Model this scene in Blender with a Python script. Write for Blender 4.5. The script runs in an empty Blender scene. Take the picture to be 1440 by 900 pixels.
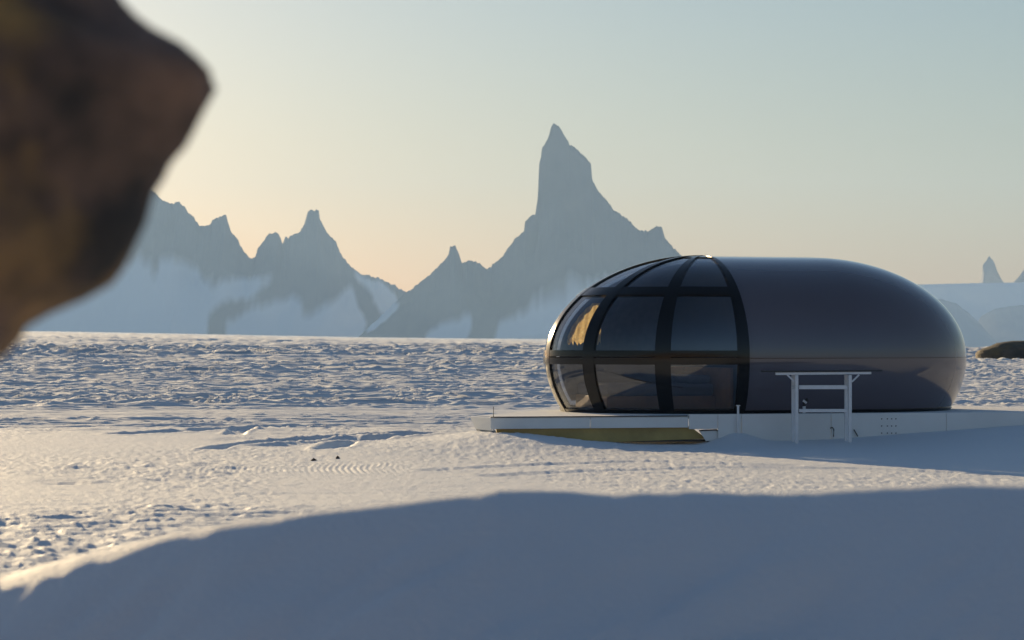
import bpy, bmesh, math, random
import numpy as np
from mathutils import Vector

random.seed(7)
rad = math.radians
sc = bpy.context.scene
COL = sc.collection

# ------------------------------------------------------------------ camera
FPX = 3400.0          # focal length in photo pixels (85 mm on a 36 mm wide sensor, 1440 px)
HOR = 478.0           # photo row of eye level
EYE = 1.66
cam_d = bpy.data.cameras.new('camera')
cam = bpy.data.objects.new('camera', cam_d)
COL.objects.link(cam)
cam_d.sensor_width = 36.0
cam_d.lens = 85.0
cam_d.clip_start = 0.1
cam_d.clip_end = 60000.0
cam.location = (0, 0, EYE)
cam.rotation_euler = (rad(90) + math.atan((HOR - 450.0) / FPX), 0, 0)
cam_d.dof.use_dof = True
cam_d.dof.focus_distance = 48.0
cam_d.dof.aperture_fstop = 3.4
sc.camera = cam

# ------------------------------------------------------------------ light
SUN_AZ, SUN_EL = rad(-27.0), rad(11.0)     # measured from +Y, negative to the left
S = Vector((math.sin(SUN_AZ) * math.cos(SUN_EL), math.cos(SUN_AZ) * math.cos(SUN_EL), math.sin(SUN_EL)))
wd = bpy.data.worlds.new('World')
sc.world = wd
wd.use_nodes = True
nt = wd.node_tree
nt.nodes.clear()
sky = nt.nodes.new('ShaderNodeTexSky')
sky.sky_type = 'NISHITA'
sky.sun_disc = False
sky.sun_elevation = SUN_EL
sky.sun_rotation = SUN_AZ
sky.altitude = 1200.0
sky.air_density = 1.6
sky.dust_density = 2.2
sky.ozone_density = 4.5
bg = nt.nodes.new('ShaderNodeBackground')
bg.inputs['Strength'].default_value = 0.053
wo = nt.nodes.new('ShaderNodeOutputWorld')
tint = nt.nodes.new('ShaderNodeMixRGB')          # even white balance of the whole sky
tint.blend_type = 'MULTIPLY'
tint.inputs['Fac'].default_value = 1.0
tint.inputs['Color2'].default_value = (1.08, 0.945, 0.93, 1)
nt.links.new(sky.outputs[0], tint.inputs['Color1'])
nt.links.new(tint.outputs[0], bg.inputs['Color'])
nt.links.new(bg.outputs[0], wo.inputs['Surface'])

sun_d = bpy.data.lights.new('sun', 'SUN')
sun_d.energy = 5.0
sun_d.angle = rad(0.5)
sun_d.color = (1.0, 0.74, 0.41)
sun = bpy.data.objects.new('sun', sun_d)
sun.rotation_euler = (-S).to_track_quat('-Z', 'Y').to_euler()
COL.objects.link(sun)

sc.view_settings.view_transform = 'Standard'
sc.view_settings.look = 'None'
sc.view_settings.gamma = 1.0
sc.view_settings.use_curve_mapping = False
sc.view_settings.exposure = 1.05

sc.render.engine = 'CYCLES'
sc.cycles.use_denoising = True
sc.cycles.max_bounces = 8
sc.cycles.transparent_max_bounces = 16
sc.cycles.volume_bounces = 1
sc.cycles.sample_clamp_indirect = 6.0


# ------------------------------------------------------------------ helpers
def P(px, py, d):
    """photo pixel at depth d (metres along +Y) -> world point"""
    return Vector(((px - 720.0) / FPX * d, d, EYE + (HOR - py) / FPX * d))


_T = np.random.RandomState(11).rand(256, 256)


def vnoise(x, y, seed=0):
    x = np.asarray(x, float) + seed * 37.17
    y = np.asarray(y, float) + seed * 91.73
    xi = np.floor(x).astype(np.int64)
    yi = np.floor(y).astype(np.int64)
    fx, fy = x - xi, y - yi
    fx = fx * fx * fx * (fx * (fx * 6 - 15) + 10)
    fy = fy * fy * fy * (fy * (fy * 6 - 15) + 10)
    a = _T[xi & 255, yi & 255]
    b = _T[(xi + 1) & 255, yi & 255]
    c = _T[xi & 255, (yi + 1) & 255]
    d = _T[(xi + 1) & 255, (yi + 1) & 255]
    return ((a + (b - a) * fx) * (1 - fy) + (c + (d - c) * fx) * fy) * 2 - 1


def fbm(x, y, octv=4, seed=0, gain=0.5):
    s, a, t = 0.0, 1.0, 0.0
    for o in range(octv):
        ca, sa = math.cos(o * 0.9), math.sin(o * 0.9)
        s = s + a * vnoise((x * ca - y * sa) * 2 ** o, (x * sa + y * ca) * 2 ** o, seed + o)
        t += a
        a *= gain
    return s / t


def ridged(x, y, octv=3, seed=0, gain=0.5):
    s, a, t = 0.0, 1.0, 0.0
    for o in range(octv):
        ca, sa = math.cos(o * 0.35), math.sin(o * 0.35)
        n = 1 - np.abs(vnoise((x * ca - y * sa) * 2 ** o, (x * sa + y * ca) * 2 ** o, seed + o))
        s = s + a * n * n
        t += a
        a *= gain
    return s / t


def sstep(a, b, x):
    t = np.clip((x - a) / (b - a), 0, 1)
    return t * t * (3 - 2 * t)


def mesh_np(name, verts, quads, smooth=True):
    me = bpy.data.meshes.new(name)
    verts = np.asarray(verts, np.float32)
    quads = np.asarray(quads, np.int32)
    me.vertices.add(len(verts))
    me.vertices.foreach_set('co', verts.ravel())
    me.loops.add(quads.size)
    me.loops.foreach_set('vertex_index', quads.ravel())
    me.polygons.add(len(quads))
    me.polygons.foreach_set('loop_start', np.arange(0, quads.size, 4, dtype=np.int32))
    me.polygons.foreach_set('loop_total', np.full(len(quads), 4, np.int32))
    me.polygons.foreach_set('use_smooth', np.full(len(quads), smooth, bool))
    me.update(calc_edges=True)
    me.validate()
    return me


def grid_quads(nr, nc, wrap=False):
    r = np.arange(nr - 1)[:, None]
    c = np.arange(nc if wrap else nc - 1)[None, :]
    c2 = (c + 1) % nc
    return np.stack([r * nc + c, r * nc + c2, (r + 1) * nc + c2, (r + 1) * nc + c], -1).reshape(-1, 4)


def link(name, me, mat=None, parent=None):
    o = bpy.data.objects.new(name, me)
    COL.objects.link(o)
    if mat is not None and me is not None and not me.materials:
        me.materials.append(mat)
    if parent is not None:
        o.parent = parent
    return o


def tag(o, label, cat, group=None, kind=None):
    o['label'] = label
    o['category'] = cat
    if group:
        o['group'] = group
    if kind:
        o['kind'] = kind
    return o


def empty(name, loc=(0, 0, 0), rz=0.0):
    o = bpy.data.objects.new(name, None)
    o.location = loc
    o.rotation_euler = (0, 0, rz)
    o.empty_display_size = 0.3
    COL.objects.link(o)
    return o


def bm_mesh(name, bm, smooth=False):
    me = bpy.data.meshes.new(name)
    bm.normal_update()
    bm.to_mesh(me)
    bm.free()
    if smooth:
        for p in me.polygons:
            p.use_smooth = True
    return me


def bar(bm, a, b, w, h, up=(0, 0, 1)):
    """box beam from a to b, width w (sideways), height h (along up)"""
    a, b, up = Vector(a), Vector(b), Vector(up)
    d = (b - a).normalized()
    s = d.cross(up)
    if s.length < 1e-4:
        s = d.cross(Vector((1, 0, 0)))
    s.normalize()
    u = s.cross(d).normalized()
    vs = []
    for p in (a, b):
        for i, j in ((-1, -1), (1, -1), (1, 1), (-1, 1)):
            vs.append(bm.verts.new(p + s * (i * w / 2) + u * (j * h / 2)))
    for f in ((0, 1, 2, 3), (7, 6, 5, 4), (0, 4, 5, 1), (1, 5, 6, 2), (2, 6, 7, 3), (3, 7, 4, 0)):
        bm.faces.new([vs[i] for i in f])


def tube(bm, pts, r, n=10):
    rings = []
    pts = [Vector(p) for p in pts]
    for i, p in enumerate(pts):
        d = (pts[min(i + 1, len(pts) - 1)] - pts[max(i - 1, 0)]).normalized()
        s = d.cross(Vector((0, 0, 1)))
        if s.length < 1e-3:
            s = d.cross(Vector((1, 0, 0)))
        s.normalize()
        u = s.cross(d)
        rr = r[i] if isinstance(r, (list, tuple)) else r
        rings.append([bm.verts.new(p + (s * math.cos(2 * math.pi * k / n) + u * math.sin(2 * math.pi * k / n)) * rr) for k in range(n)])
    for a, b in zip(rings[:-1], rings[1:]):
        for k in range(n):
            bm.faces.new((a[k], a[(k + 1) % n], b[(k + 1) % n], b[k]))
    bm.faces.new(list(reversed(rings[0])))
    bm.faces.new(rings[-1])


def bevel(bm, off, seg=2):
    bmesh.ops.recalc_face_normals(bm, faces=bm.faces)
    bmesh.ops.bevel(bm, geom=list(bm.edges), offset=off, segments=seg, profile=0.6, affect='EDGES')


# ------------------------------------------------------------------ materials
def new_mat(name):
    m = bpy.data.materials.new(name)
    m.use_nodes = True
    t = m.node_tree
    b = t.nodes['Principled BSDF']
    return m, t, b


def N(t, kind, **kw):
    n = t.nodes.new(kind)
    for k, v in kw.items():
        if k in n.inputs:
            n.inputs[k].default_value = v
        else:
            setattr(n, k, v)
    return n


def simple(name, col, rough=0.5, metal=0.0, var=0.08, scale=6.0, bump=0.0, bscale=60.0, coat=0.0):
    m, t, b = new_mat(name)
    tc = N(t, 'ShaderNodeTexCoord')
    no = N(t, 'ShaderNodeTexNoise', Scale=scale, Detail=6.0, Roughness=0.6)
    t.links.new(tc.outputs['Object'], no.inputs['Vector'])
    cr = N(t, 'ShaderNodeValToRGB')
    cr.color_ramp.elements[0].position = 0.3
    cr.color_ramp.elements[1].position = 0.72
    cr.color_ramp.elements[0].color = (*[c * (1 - var) for c in col], 1)
    cr.color_ramp.elements[1].color = (*[min(1, c * (1 + var)) for c in col], 1)
    t.links.new(no.outputs['Fac'], cr.inputs[0])
    t.links.new(cr.outputs[0], b.inputs['Base Color'])
    mr = N(t, 'ShaderNodeMapRange')
    mr.inputs['To Min'].default_value = max(0, rough - min(0.08, var))
    mr.inputs['To Max'].default_value = min(1, rough + min(0.1, var))
    t.links.new(no.outputs['Fac'], mr.inputs['Value'])
    t.links.new(mr.outputs[0], b.inputs['Roughness'])
    b.inputs['Metallic'].default_value = metal
    b.inputs['Coat Weight'].default_value = coat
    if bump:
        n2 = N(t, 'ShaderNodeTexNoise', Scale=bscale, Detail=4.0)
        t.links.new(tc.outputs['Object'], n2.inputs['Vector'])
        bp = N(t, 'ShaderNodeBump', Strength=bump, Distance=0.01)
        t.links.new(n2.outputs['Fac'], bp.inputs['Height'])
        t.links.new(bp.outputs[0], b.inputs['Normal'])
    return m


def snow_mat():
    m, t, b = new_mat('snow')
    geo = N(t, 'ShaderNodeNewGeometry')
    n0 = N(t, 'ShaderNodeTexNoise', Scale=0.25, Detail=5.0)
    t.links.new(geo.outputs['Position'], n0.inputs['Vector'])
    cr = N(t, 'ShaderNodeValToRGB')
    cr.color_ramp.elements[0].color = (0.69, 0.72, 0.76, 1)
    cr.color_ramp.elements[1].color = (0.77, 0.79, 0.82, 1)
    t.links.new(n0.outputs['Fac'], cr.inputs[0])
    t.links.new(cr.outputs[0], b.inputs['Base Color'])
    b.inputs['Roughness'].default_value = 0.62
    b.inputs['Specular IOR Level'].default_value = 0.25
    n1 = N(t, 'ShaderNodeTexNoise', Scale=30.0, Detail=5.0, Roughness=0.7)
    n2 = N(t, 'ShaderNodeTexNoise', Scale=90.0, Detail=3.0, Roughness=0.6)
    t.links.new(geo.outputs['Position'], n1.inputs['Vector'])
    t.links.new(geo.outputs['Position'], n2.inputs['Vector'])
    b1 = N(t, 'ShaderNodeBump', Strength=0.6, Distance=0.022)
    b2 = N(t, 'ShaderNodeBump', Strength=0.4, Distance=0.006)
    t.links.new(n1.outputs['Fac'], b1.inputs['Height'])
    t.links.new(n2.outputs['Fac'], b2.inputs['Height'])
    t.links.new(b1.outputs[0], b2.inputs['Normal'])
    t.links.new(b2.outputs[0], b.inputs['Normal'])
    return m


def rock_mat(name, dark, mid, ochre, scale=1.5, bdist=0.05):
    m, t, b = new_mat(name)
    tc = N(t, 'ShaderNodeTexCoord')
    n1 = N(t, 'ShaderNodeTexNoise', Scale=scale, Detail=9.0, Roughness=0.62)
    n2 = N(t, 'ShaderNodeTexNoise', Scale=scale * 0.8, Detail=5.0, Roughness=0.55)
    mp = N(t, 'ShaderNodeMapping')
    mp.inputs['Location'].default_value = (3.1, 7.7, 1.3)
    t.links.new(tc.outputs['Object'], n1.inputs['Vector'])
    t.links.new(tc.outputs['Object'], mp.inputs['Vector'])
    t.links.new(mp.outputs[0], n2.inputs['Vector'])
    c1 = N(t, 'ShaderNodeValToRGB')
    c1.color_ramp.elements[0].position = 0.36
    c1.color_ramp.elements[1].position = 0.64
    c1.color_ramp.elements[0].color = (*dark, 1)
    c1.color_ramp.elements[1].color = (*mid, 1)
    c2 = N(t, 'ShaderNodeValToRGB')
    c2.color_ramp.elements[0].position = 0.48
    c2.color_ramp.elements[1].position = 0.68
    t.links.new(n1.outputs['Fac'], c1.inputs[0])
    t.links.new(n2.outputs['Fac'], c2.inputs[0])
    mx = N(t, 'ShaderNodeMixRGB')
    mx.inputs['Color2'].default_value = (*ochre, 1)
    t.links.new(c2.outputs[0], mx.inputs['Fac'])
    t.links.new(c1.outputs[0], mx.inputs['Color1'])
    t.links.new(mx.outputs[0], b.inputs['Base Color'])
    b.inputs['Roughness'].default_value = 0.85
    n3 = N(t, 'ShaderNodeTexNoise', Scale=scale * 5, Detail=8.0, Roughness=0.7)
    t.links.new(tc.outputs['Object'], n3.inputs['Vector'])
    bp = N(t, 'ShaderNodeBump', Strength=0.8, Distance=bdist)
    t.links.new(n3.outputs['Fac'], bp.inputs['Height'])
    t.links.new(bp.outputs[0], b.inputs['Normal'])
    return m


def mountain_mat():
    m, t, b = new_mat('mountain_rock_and_snow')
    at = N(t, 'ShaderNodeAttribute', attribute_name='snow')
    geo = N(t, 'ShaderNodeNewGeometry')
    n1 = N(t, 'ShaderNodeTexNoise', Scale=0.006, Detail=9.0, Roughness=0.65)
    t.links.new(geo.outputs['Position'], n1.inputs['Vector'])
    c1 = N(t, 'ShaderNodeValToRGB')
    c1.color_ramp.elements[0].position = 0.3
    c1.color_ramp.elements[1].position = 0.7
    c1.color_ramp.elements[0].color = (0.15, 0.145, 0.15, 1)
    c1.color_ramp.elements[1].color = (0.20, 0.19, 0.19, 1)
    t.links.new(n1.outputs['Fac'], c1.inputs[0])
    mr = N(t, 'ShaderNodeMapRange')
    mr.inputs['From Min'].default_value = 0.1
    mr.inputs['From Max'].default_value = 0.9
    t.links.new(at.outputs['Fac'], mr.inputs['Value'])
    mx = N(t, 'ShaderNodeMixRGB')
    mx.inputs['Color2'].default_value = (0.82, 0.84, 0.87, 1)
    t.links.new(mr.outputs[0], mx.inputs['Fac'])
    t.links.new(c1.outputs[0], mx.inputs['Color1'])
    t.links.new(mx.outputs[0], b.inputs['Base Color'])
    b.inputs['Roughness'].default_value = 0.9
    b.inputs['Specular IOR Level'].default_value = 0.1
    return m


def glass_mat():
    m = bpy.data.materials.new('tinted_glass')
    m.use_nodes = True
    t = m.node_tree
    t.nodes.clear()
    out = N(t, 'ShaderNodeOutputMaterial')
    tr = N(t, 'ShaderNodeBsdfTransparent')
    tr.inputs['Color'].default_value = (0.79, 0.81, 0.84, 1)
    gl = N(t, 'ShaderNodeBsdfGlossy', Roughness=0.015)
    gl.inputs['Color'].default_value = (0.95, 0.97, 1, 1)
    lw = N(t, 'ShaderNodeLayerWeight', Blend=0.5)
    pw = N(t, 'ShaderNodeMath', operation='POWER')
    pw.inputs[1].default_value = 5.0
    ma = N(t, 'ShaderNodeMath', operation='MULTIPLY_ADD')
    ma.inputs[1].default_value = 0.925
    ma.inputs[2].default_value = 0.075
    mix = N(t, 'ShaderNodeMixShader')
    t.links.new(lw.outputs['Facing'], pw.inputs[0])
    t.links.new(pw.outputs[0], ma.inputs[0])
    t.links.new(ma.outputs[0], mix.inputs['Fac'])
    t.links.new(tr.outputs[0], mix.inputs[1])
    t.links.new(gl.outputs[0], mix.inputs[2])
    t.links.new(mix.outputs[0], out.inputs['Surface'])
    return m


def curtain_mat():
    m = bpy.data.materials.new('gold_cloth')
    m.use_nodes = True
    t = m.node_tree
    t.nodes.clear()
    out = N(t, 'ShaderNodeOutputMaterial')
    tc = N(t, 'ShaderNodeTexCoord')
    no = N(t, 'ShaderNodeTexNoise', Scale=30.0, Detail=5.0, Roughness=0.7)
    t.links.new(tc.outputs['Object'], no.inputs['Vector'])
    cr = N(t, 'ShaderNodeValToRGB')
    cr.color_ramp.elements[0].position = 0.3
    cr.color_ramp.elements[1].position = 0.7
    cr.color_ramp.elements[0].color = (0.66, 0.42, 0.13, 1)
    cr.color_ramp.elements[1].color = (0.95, 0.74, 0.36, 1)
    t.links.new(no.outputs['Fac'], cr.inputs[0])
    df = N(t, 'ShaderNodeBsdfDiffuse')
    tl = N(t, 'ShaderNodeBsdfTranslucent')
    mix = N(t, 'ShaderNodeMixShader')
    mix.inputs['Fac'].default_value = 0.9
    t.links.new(cr.outputs[0], df.inputs['Color'])
    t.links.new(cr.outputs[0], tl.inputs['Color'])
    t.links.new(df.outputs[0], mix.inputs[1])
    t.links.new(tl.outputs[0], mix.inputs[2])
    t.links.new(mix.outputs[0], out.inputs['Surface'])
    return m


M_snow = snow_mat()
M_boulder = rock_mat('boulder_rock', (0.03, 0.027, 0.027), (0.25, 0.155, 0.115), (0.46, 0.27, 0.085), 3.6, 0.02)
M_ridge = rock_mat('ridge_rock', (0.10, 0.078, 0.06), (0.22, 0.155, 0.11), (0.26, 0.18, 0.10), 0.3, 0.2)
M_rock = rock_mat('brown_rock', (0.035, 0.03, 0.026), (0.09, 0.07, 0.055), (0.12, 0.085, 0.04), 0.9, 0.08)
M_mtn = mountain_mat()
M_shell = simple('grey_shell_paint', (0.098, 0.086, 0.106), 0.17, 0.0, 0.04, 0.5, 0.0, 1.2, 0.8)
M_black = simple('black_frame_paint', (0.006, 0.006, 0.007), 0.16, 0.0, 0.02, 5.0)
M_black.node_tree.nodes['Principled BSDF'].inputs['Specular IOR Level'].default_value = 0.4
M_glass = glass_mat()
M_white = simple('white_panel_paint', (0.74, 0.75, 0.75), 0.45, 0.0, 0.05, 1.5, 0.05, 30)
M_steel = simple('white_steel_paint', (0.72, 0.73, 0.76), 0.4, 0.0, 0.06, 8.0)
M_ply = simple('olive_plywood', (0.42, 0.32, 0.12), 0.6, 0.0, 0.25, 2.0, 0.2, 30)
M_grey = simple('grey_metal', (0.20, 0.23, 0.26), 0.5, 0.3, 0.15, 5.0)
M_dark = simple('dark_board', (0.035, 0.034, 0.036), 0.55, 0.0, 0.2, 8.0)
M_deck = simple('deck_surface', (0.42, 0.40, 0.37), 0.75, 0.0, 0.12, 3.0, 0.2, 40)
M_wood = simple('warm_wood', (0.42, 0.20, 0.08), 0.45, 0.0, 0.25, 6.0)
M_linen = simple('dark_linen', (0.16, 0.15, 0.17), 0.9, 0.0, 0.15, 9.0)
M_inside = simple('interior_lining', (0.10, 0.095, 0.10), 0.8, 0.0, 0.1, 3.0)
M_gold = curtain_mat()


# ------------------------------------------------------------------ snow ground
def px_curve(pts, x):
    xs = [p[0] for p in pts]
    ys = [p[1] for p in pts]
    return np.interp(x, xs, ys)


CREST = [(-1200, 850), (-400, 845), (0, 806), (100, 781), (200, 758), (300, 736), (400, 722), (500, 711), (600, 701), (660, 694),
         (700, 688), (760, 686), (860, 692), (960, 689), (1050, 694), (1150, 691), (1250, 684), (1350, 681), (1440, 682), (2600, 690)]
SKYLINE = [(-1500, 462), (0, 465), (300, 470), (520, 474), (760, 477), (1000, 480), (1250, 485), (1440, 491), (2600, 495)]


def ground_from_px(px, py):
    d = EYE * FPX / (py - HOR)
    return (px - 720) / FPX * d, d


TRACKS = [
    ([(180, 612), (280, 607), (335, 602), (420, 599), (500, 596), (560, 594), (640, 593)], 0.30, 0.09),
    ([(300, 634), (312, 629), (340, 625), (390, 619), (470, 613), (560, 609)], 0.16, 0.07),
    ([(466, 634), (476, 628), (495, 622), (535, 614), (600, 608)], 0.22, 0.08),
    ([(330, 612), (336, 606), (352, 602), (390, 601)], 0.15, 0.08),
    ([(385, 628), (420, 622), (450, 618), (500, 615)], 0.35, 0.06),
    ([(700, 672), (860, 664), (1010, 659), (1200, 660), (1440, 668)], 0.22, 0.02),
    ([(620, 664), (760, 655), (900, 650), (1100, 656)], 0.25, 0.025),
]
TRACKS_W = [([ground_from_px(*p) for p in pts], w, h) for pts, w, h in TRACKS]


def poly_dist(x, y, pts):
    best = np.full(x.shape, 1e9)
    for (x0, y0), (x1, y1) in zip(pts[:-1], pts[1:]):
        dx, dy = x1 - x0, y1 - y0
        t = np.clip(((x - x0) * dx + (y - y0) * dy) / (dx * dx + dy * dy), 0, 1)
        best = np.minimum(best, np.hypot(x - x0 - t * dx, y - y0 - t * dy))
    return best


DECK_A = rad(12.0)
DF0 = (-0.33, 37.3)      # near left corner of the platform


def height(x, y, detail=True):
    d = np.hypot(x, y)
    yy = np.maximum(y, 0.5)
    px = np.where(y > 1, 720 + FPX * x / yy, np.where(x < 0, -1500, 2600))
    px = np.clip(px, -1500, 2600)
    # far tilt of the plain
    tilt = (HOR - px_curve(SKYLINE, px)) / FPX
    tilt = np.where(y > 1, tilt, 0.002)
    z = tilt * d * sstep(180, 1300, d)
    z = z + 0.5 * fbm(x / 90, y / 90, 3, 3) * sstep(80, 400, d) + 0.07 * fbm(x / 9, y / 9, 3, 5) * sstep(12, 20, d)
    z = z + 6.0 * fbm(x / 900, y / 900, 3, 21) * sstep(800, 4000, d) * 0.5
    # shallow snow drift between the camera and the plain (a wind scoop's rim)
    dc = 9.0 + 0.25 * vnoise(x / 2.0, 0 * x, 8)
    pxc = 720 + FPX * x / 9.0
    zc = EYE - (px_curve(CREST, pxc) - HOR) / FPX * dc
    zc = zc + 0.012 * fbm(x / 0.35, 0 * x, 3, 17)
    floor = 0.12
    near = zc - 0.52 * np.sqrt((dc - y) ** 2 + 0.02) + 0.52 * 0.14
    near = np.maximum(near, floor + 0.05 * (y / 6))
    farr = zc * (1 - sstep(-1.4, 6.0, y - dc) * 1.0)
    k = zc * (1 - sstep(-1.4, 6.0, 0 * y))
    farr = farr + (zc - k) * (1 - sstep(0, 6, y - dc))
    bank = np.where(y < dc, near, np.where(y < dc + 6.2, farr, 0))
    fade = 1 - sstep(14, 30, np.abs(x))
    bank = np.where(y < -2, floor, bank) * fade
    bank = bank + (0.06 * fbm((x + y) / 1.1, (x - y) / 0.30, 3, 9) + 0.04 * fbm(x / 1.6, y / 1.0, 2, 10)) * (1 - sstep(8.4, 9, y)) * sstep(-2, 4, y)
    z = z + np.where(y < 16, bank, 0)
    # drifts around the platform
    ca, sa = math.cos(DECK_A), math.sin(DECK_A)
    s = (x - DF0[0]) * ca + (y - DF0[1]) * sa            # along the platform front
    q = -(x - DF0[0]) * sa + (y - DF0[1]) * ca           # behind the front line
    zs = np.interp(s, [-3, -1.0, -0.1, 0.5, 0.9, 1.65, 2.4, 3.2, 4.5, 5.5, 6.9, 8.6, 12, 18],
                   [0.02, 0.14, 0.26, 0.24, 0.20, 0.115, 0.06, 0.055, 0.10, 0.12, 0.21, 0.30, 0.34, 0.1])
    prof = np.where(q < 0, np.exp(-(np.minimum(q, 0) / 2.6) ** 2), np.exp(-(np.maximum(q - 0.5, 0) / 1.5) ** 2))
    z = z + zs * prof * sstep(25, 33, y)
    heap = np.exp(-((s - 3.95) / 0.35) ** 2 - ((q + 0.05) / 0.5) ** 2) * 0.16
    z = z + heap
    if not detail:
        return z
    # sastrugi: wind-cut ridges, stronger on the open plain
    ang = rad(5)
    u = x * math.cos(ang) + y * math.sin(ang)
    v = -x * math.sin(ang) + y * math.cos(ang)
    wig = 0.35 * vnoise(u / 2.5, v / 2.5, 31)
    rough = 0.08 + 0.92 * sstep(42, 58, d + 13 * fbm(x / 26, y / 9, 3, 13))
    patch1 = sstep(0.15, -0.15, ((x + 3.0) / 2.3) ** 2 + ((y - 20.0) / 4.2) ** 2 - 1 + 0.5 * fbm(x / 1.2, y / 2.0, 2, 14))
    patch2 = sstep(0.2, -0.2, ((x + 4.7) / 1.3) ** 2 + ((y - 30.5) / 2.6) ** 2 - 1 + 0.7 * fbm(x / 0.8, y / 1.4, 2, 15))
    patch3 = sstep(0.2, -0.2, ((x + 3.2) / 1.8) ** 2 + ((y - 41.0) / 4.0) ** 2 - 1 + 0.7 * fbm(x / 1.2, y / 1.8, 2, 16))
    rough = rough * (0.5 + 0.5 * sstep(-0.3, 0.3, fbm(x / 60, y / 38, 3, 18)) + 0.45 * sstep(-0.1, 0.3, fbm(x / 90, y / 11, 2, 19)))
    rough = rough
    near_patch = np.maximum(0.85 * patch1, np.maximum(0.6 * patch2, 0.5 * patch3)) * (1 - sstep(44, 52, d))
    rough = rough * sstep(12.5, 16, d)
    r1 = ridged(u / 2.6, (v + wig) / 0.28, 3, 41, 0.5) - 0.5
    r0 = ridged(u / 0.5, (v + 0.4 * wig) / 0.2, 2, 44, 0.6) - 0.5
    r2 = ridged(u / 5.5, (v + wig) / 0.64, 3, 47, 0.5) - 0.5
    r2b = ridged(u / 12.0, (v + wig) / 1.8, 3, 49, 0.5) - 0.5
    small = fbm(u / 0.35, v / 0.16, 2, 51)
    z = z + rough * (0.20 * r1 * (1 - sstep(100, 190, d)) + 0.5 * r2 * sstep(80, 150, d) * (1 - sstep(300, 500, d)) + 1.3 * r2b * sstep(170, 300, d) + 0.012 * small * (1 - sstep(60, 120, d)))
    z = z + 0.10 * (ridged(u / 16.0, (v + 2 * wig) / 3.2, 2, 57) - 0.5) * sstep(46, 62, d)
    z = z + near_patch * (0.062 * r0 + 0.015 * small)
    r3 = ridged(u / 30.0, v / 12.0, 3, 61) - 0.55
    z = z + (1.6 * r3 * sstep(300, 700, d) + 2.2 * (ridged(u / 60.0, v / 22.0, 3, 66) - 0.55) * sstep(700, 1400, d)) * (1 - sstep(3000, 6000, d))
    grain = 0.35 + 0.65 * sstep(-0.2, 0.3, fbm(x / 3.0, y / 7.0, 3, 73))
    z = z + grain * (0.012 * fbm(x / 0.08, y / 0.16, 2, 71, 0.7) + 0.010 * (ridged(u / 0.6, v / 0.35, 2, 75) - 0.5)) * sstep(13, 16, d) * (1 - sstep(45, 65, d))
    # vehicle tracks
    for pts, w, hh in TRACKS_W:
        xs = [p[0] for p in pts]
        ys = [p[1] for p in pts]
        m = (x > min(xs) - 2) & (x < max(xs) + 2) & (y > min(ys) - 2) & (y < max(ys) + 2)
        if not m.any():
            continue
        dd = poly_dist(x[m], y[m], pts) + 0.03 * fbm(x[m] / 0.5, y[m] / 0.5, 2, 81)
        g = -hh * np.exp(-(dd / w) ** 4) + 0.2 * hh * np.exp(-((dd - w * 1.5) / (w * 0.4)) ** 2)
        z[m] = z[m] + g
    # combed strip left by a groomer
    m = (x > -5.0) & (x < -1.0) & (y > 29.3) & (y < 33.2)
    if m.any():
        xm, ym = x[m], y[m]
        w = sstep(0, 1.6, xm + 4.8) * sstep(0, 0.6, -1.1 - xm) * sstep(29.5, 30.2, ym + 0.4 * vnoise(xm / 0.4, ym, 93)) * sstep(32.9, 31.9, ym + 0.5 * vnoise(xm / 0.5, ym, 94))
        z[m] = z[m] + (0.003 + 0.0028 * vnoise(xm / 0.3, ym / 0.8, 91)) * w * np.sin(2 * math.pi * (xm + 0.075 * (ym - 31) - 0.03 * np.sin(ym * 2.2)) / 0.078)
    # trodden berm line beside the platform lane
    return z


def build_ground():
    half = 13.2
    side = []
    a, stp = half, 0.1
    while a < 180:
        stp = min(stp * 1.25, 4.0)
        a += stp
        side.append(min(a, 180.0))
    side = [s_ for s_ in side if s_ < 179.0]
    side = np.array(side)

    def sheet(r, ncol):
        fine = np.linspace(-half, half, ncol)
        az = np.radians(np.concatenate([-side[::-1], fine, side]))
        R, A = np.meshgrid(r, az, indexing='ij')
        X, Y = R * np.sin(A), R * np.cos(A)
        Z = np.empty_like(X)
        for i in range(0, len(r), 60):
            Z[i:i + 60] = height(X[i:i + 60], Y[i:i + 60])
        return np.stack([X, Y, Z], -1).reshape(-1, 3), grid_quads(*X.shape, wrap=True)[:, ::-1], X.shape[1], Z

    r = [0.4]
    while r[-1] < 11300:
        d = r[-1]
        k = 1.12 if d < 3 else 1.02 if d < 6.5 else 1.006 if d < 12 else 1.02 if d < 15 else 1.0036 if d < 46 else 1.0017 if d < 180 else 1.002 if d < 480 else 1.004 if d < 1000 else 1.03
        r.append(d * k)
    r = np.array(r)
    cut = int(np.searchsorted(r, 46))
    V1, q1, nc, Z = sheet(r[:cut + 1], 800)
    V2, q2, nc2, _ = sheet(r[cut:], 430)
    c = len(V1)
    V = np.vstack([V1, [[0, 0, Z[0].mean()]], V2])
    ks = np.arange(0, nc - 1, 2)
    cap = np.stack([np.full(len(ks), c), (ks + 2) % nc, ks + 1, ks], -1)
    me = mesh_np('snow_ground', V, np.vstack([q1, cap, q2 + c + 1]))
    o = link('snow_ground', me, M_snow)
    print('ground quads', len(q1) + len(q2))
    tag(o, 'wind-carved snow plain with vehicle tracks and a shaded foreground drift', 'snow', kind='structure')
    return o


def gz(x, y):
    return float(height(np.array([float(x)]), np.array([float(y)]))[0])


build_ground()


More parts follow.
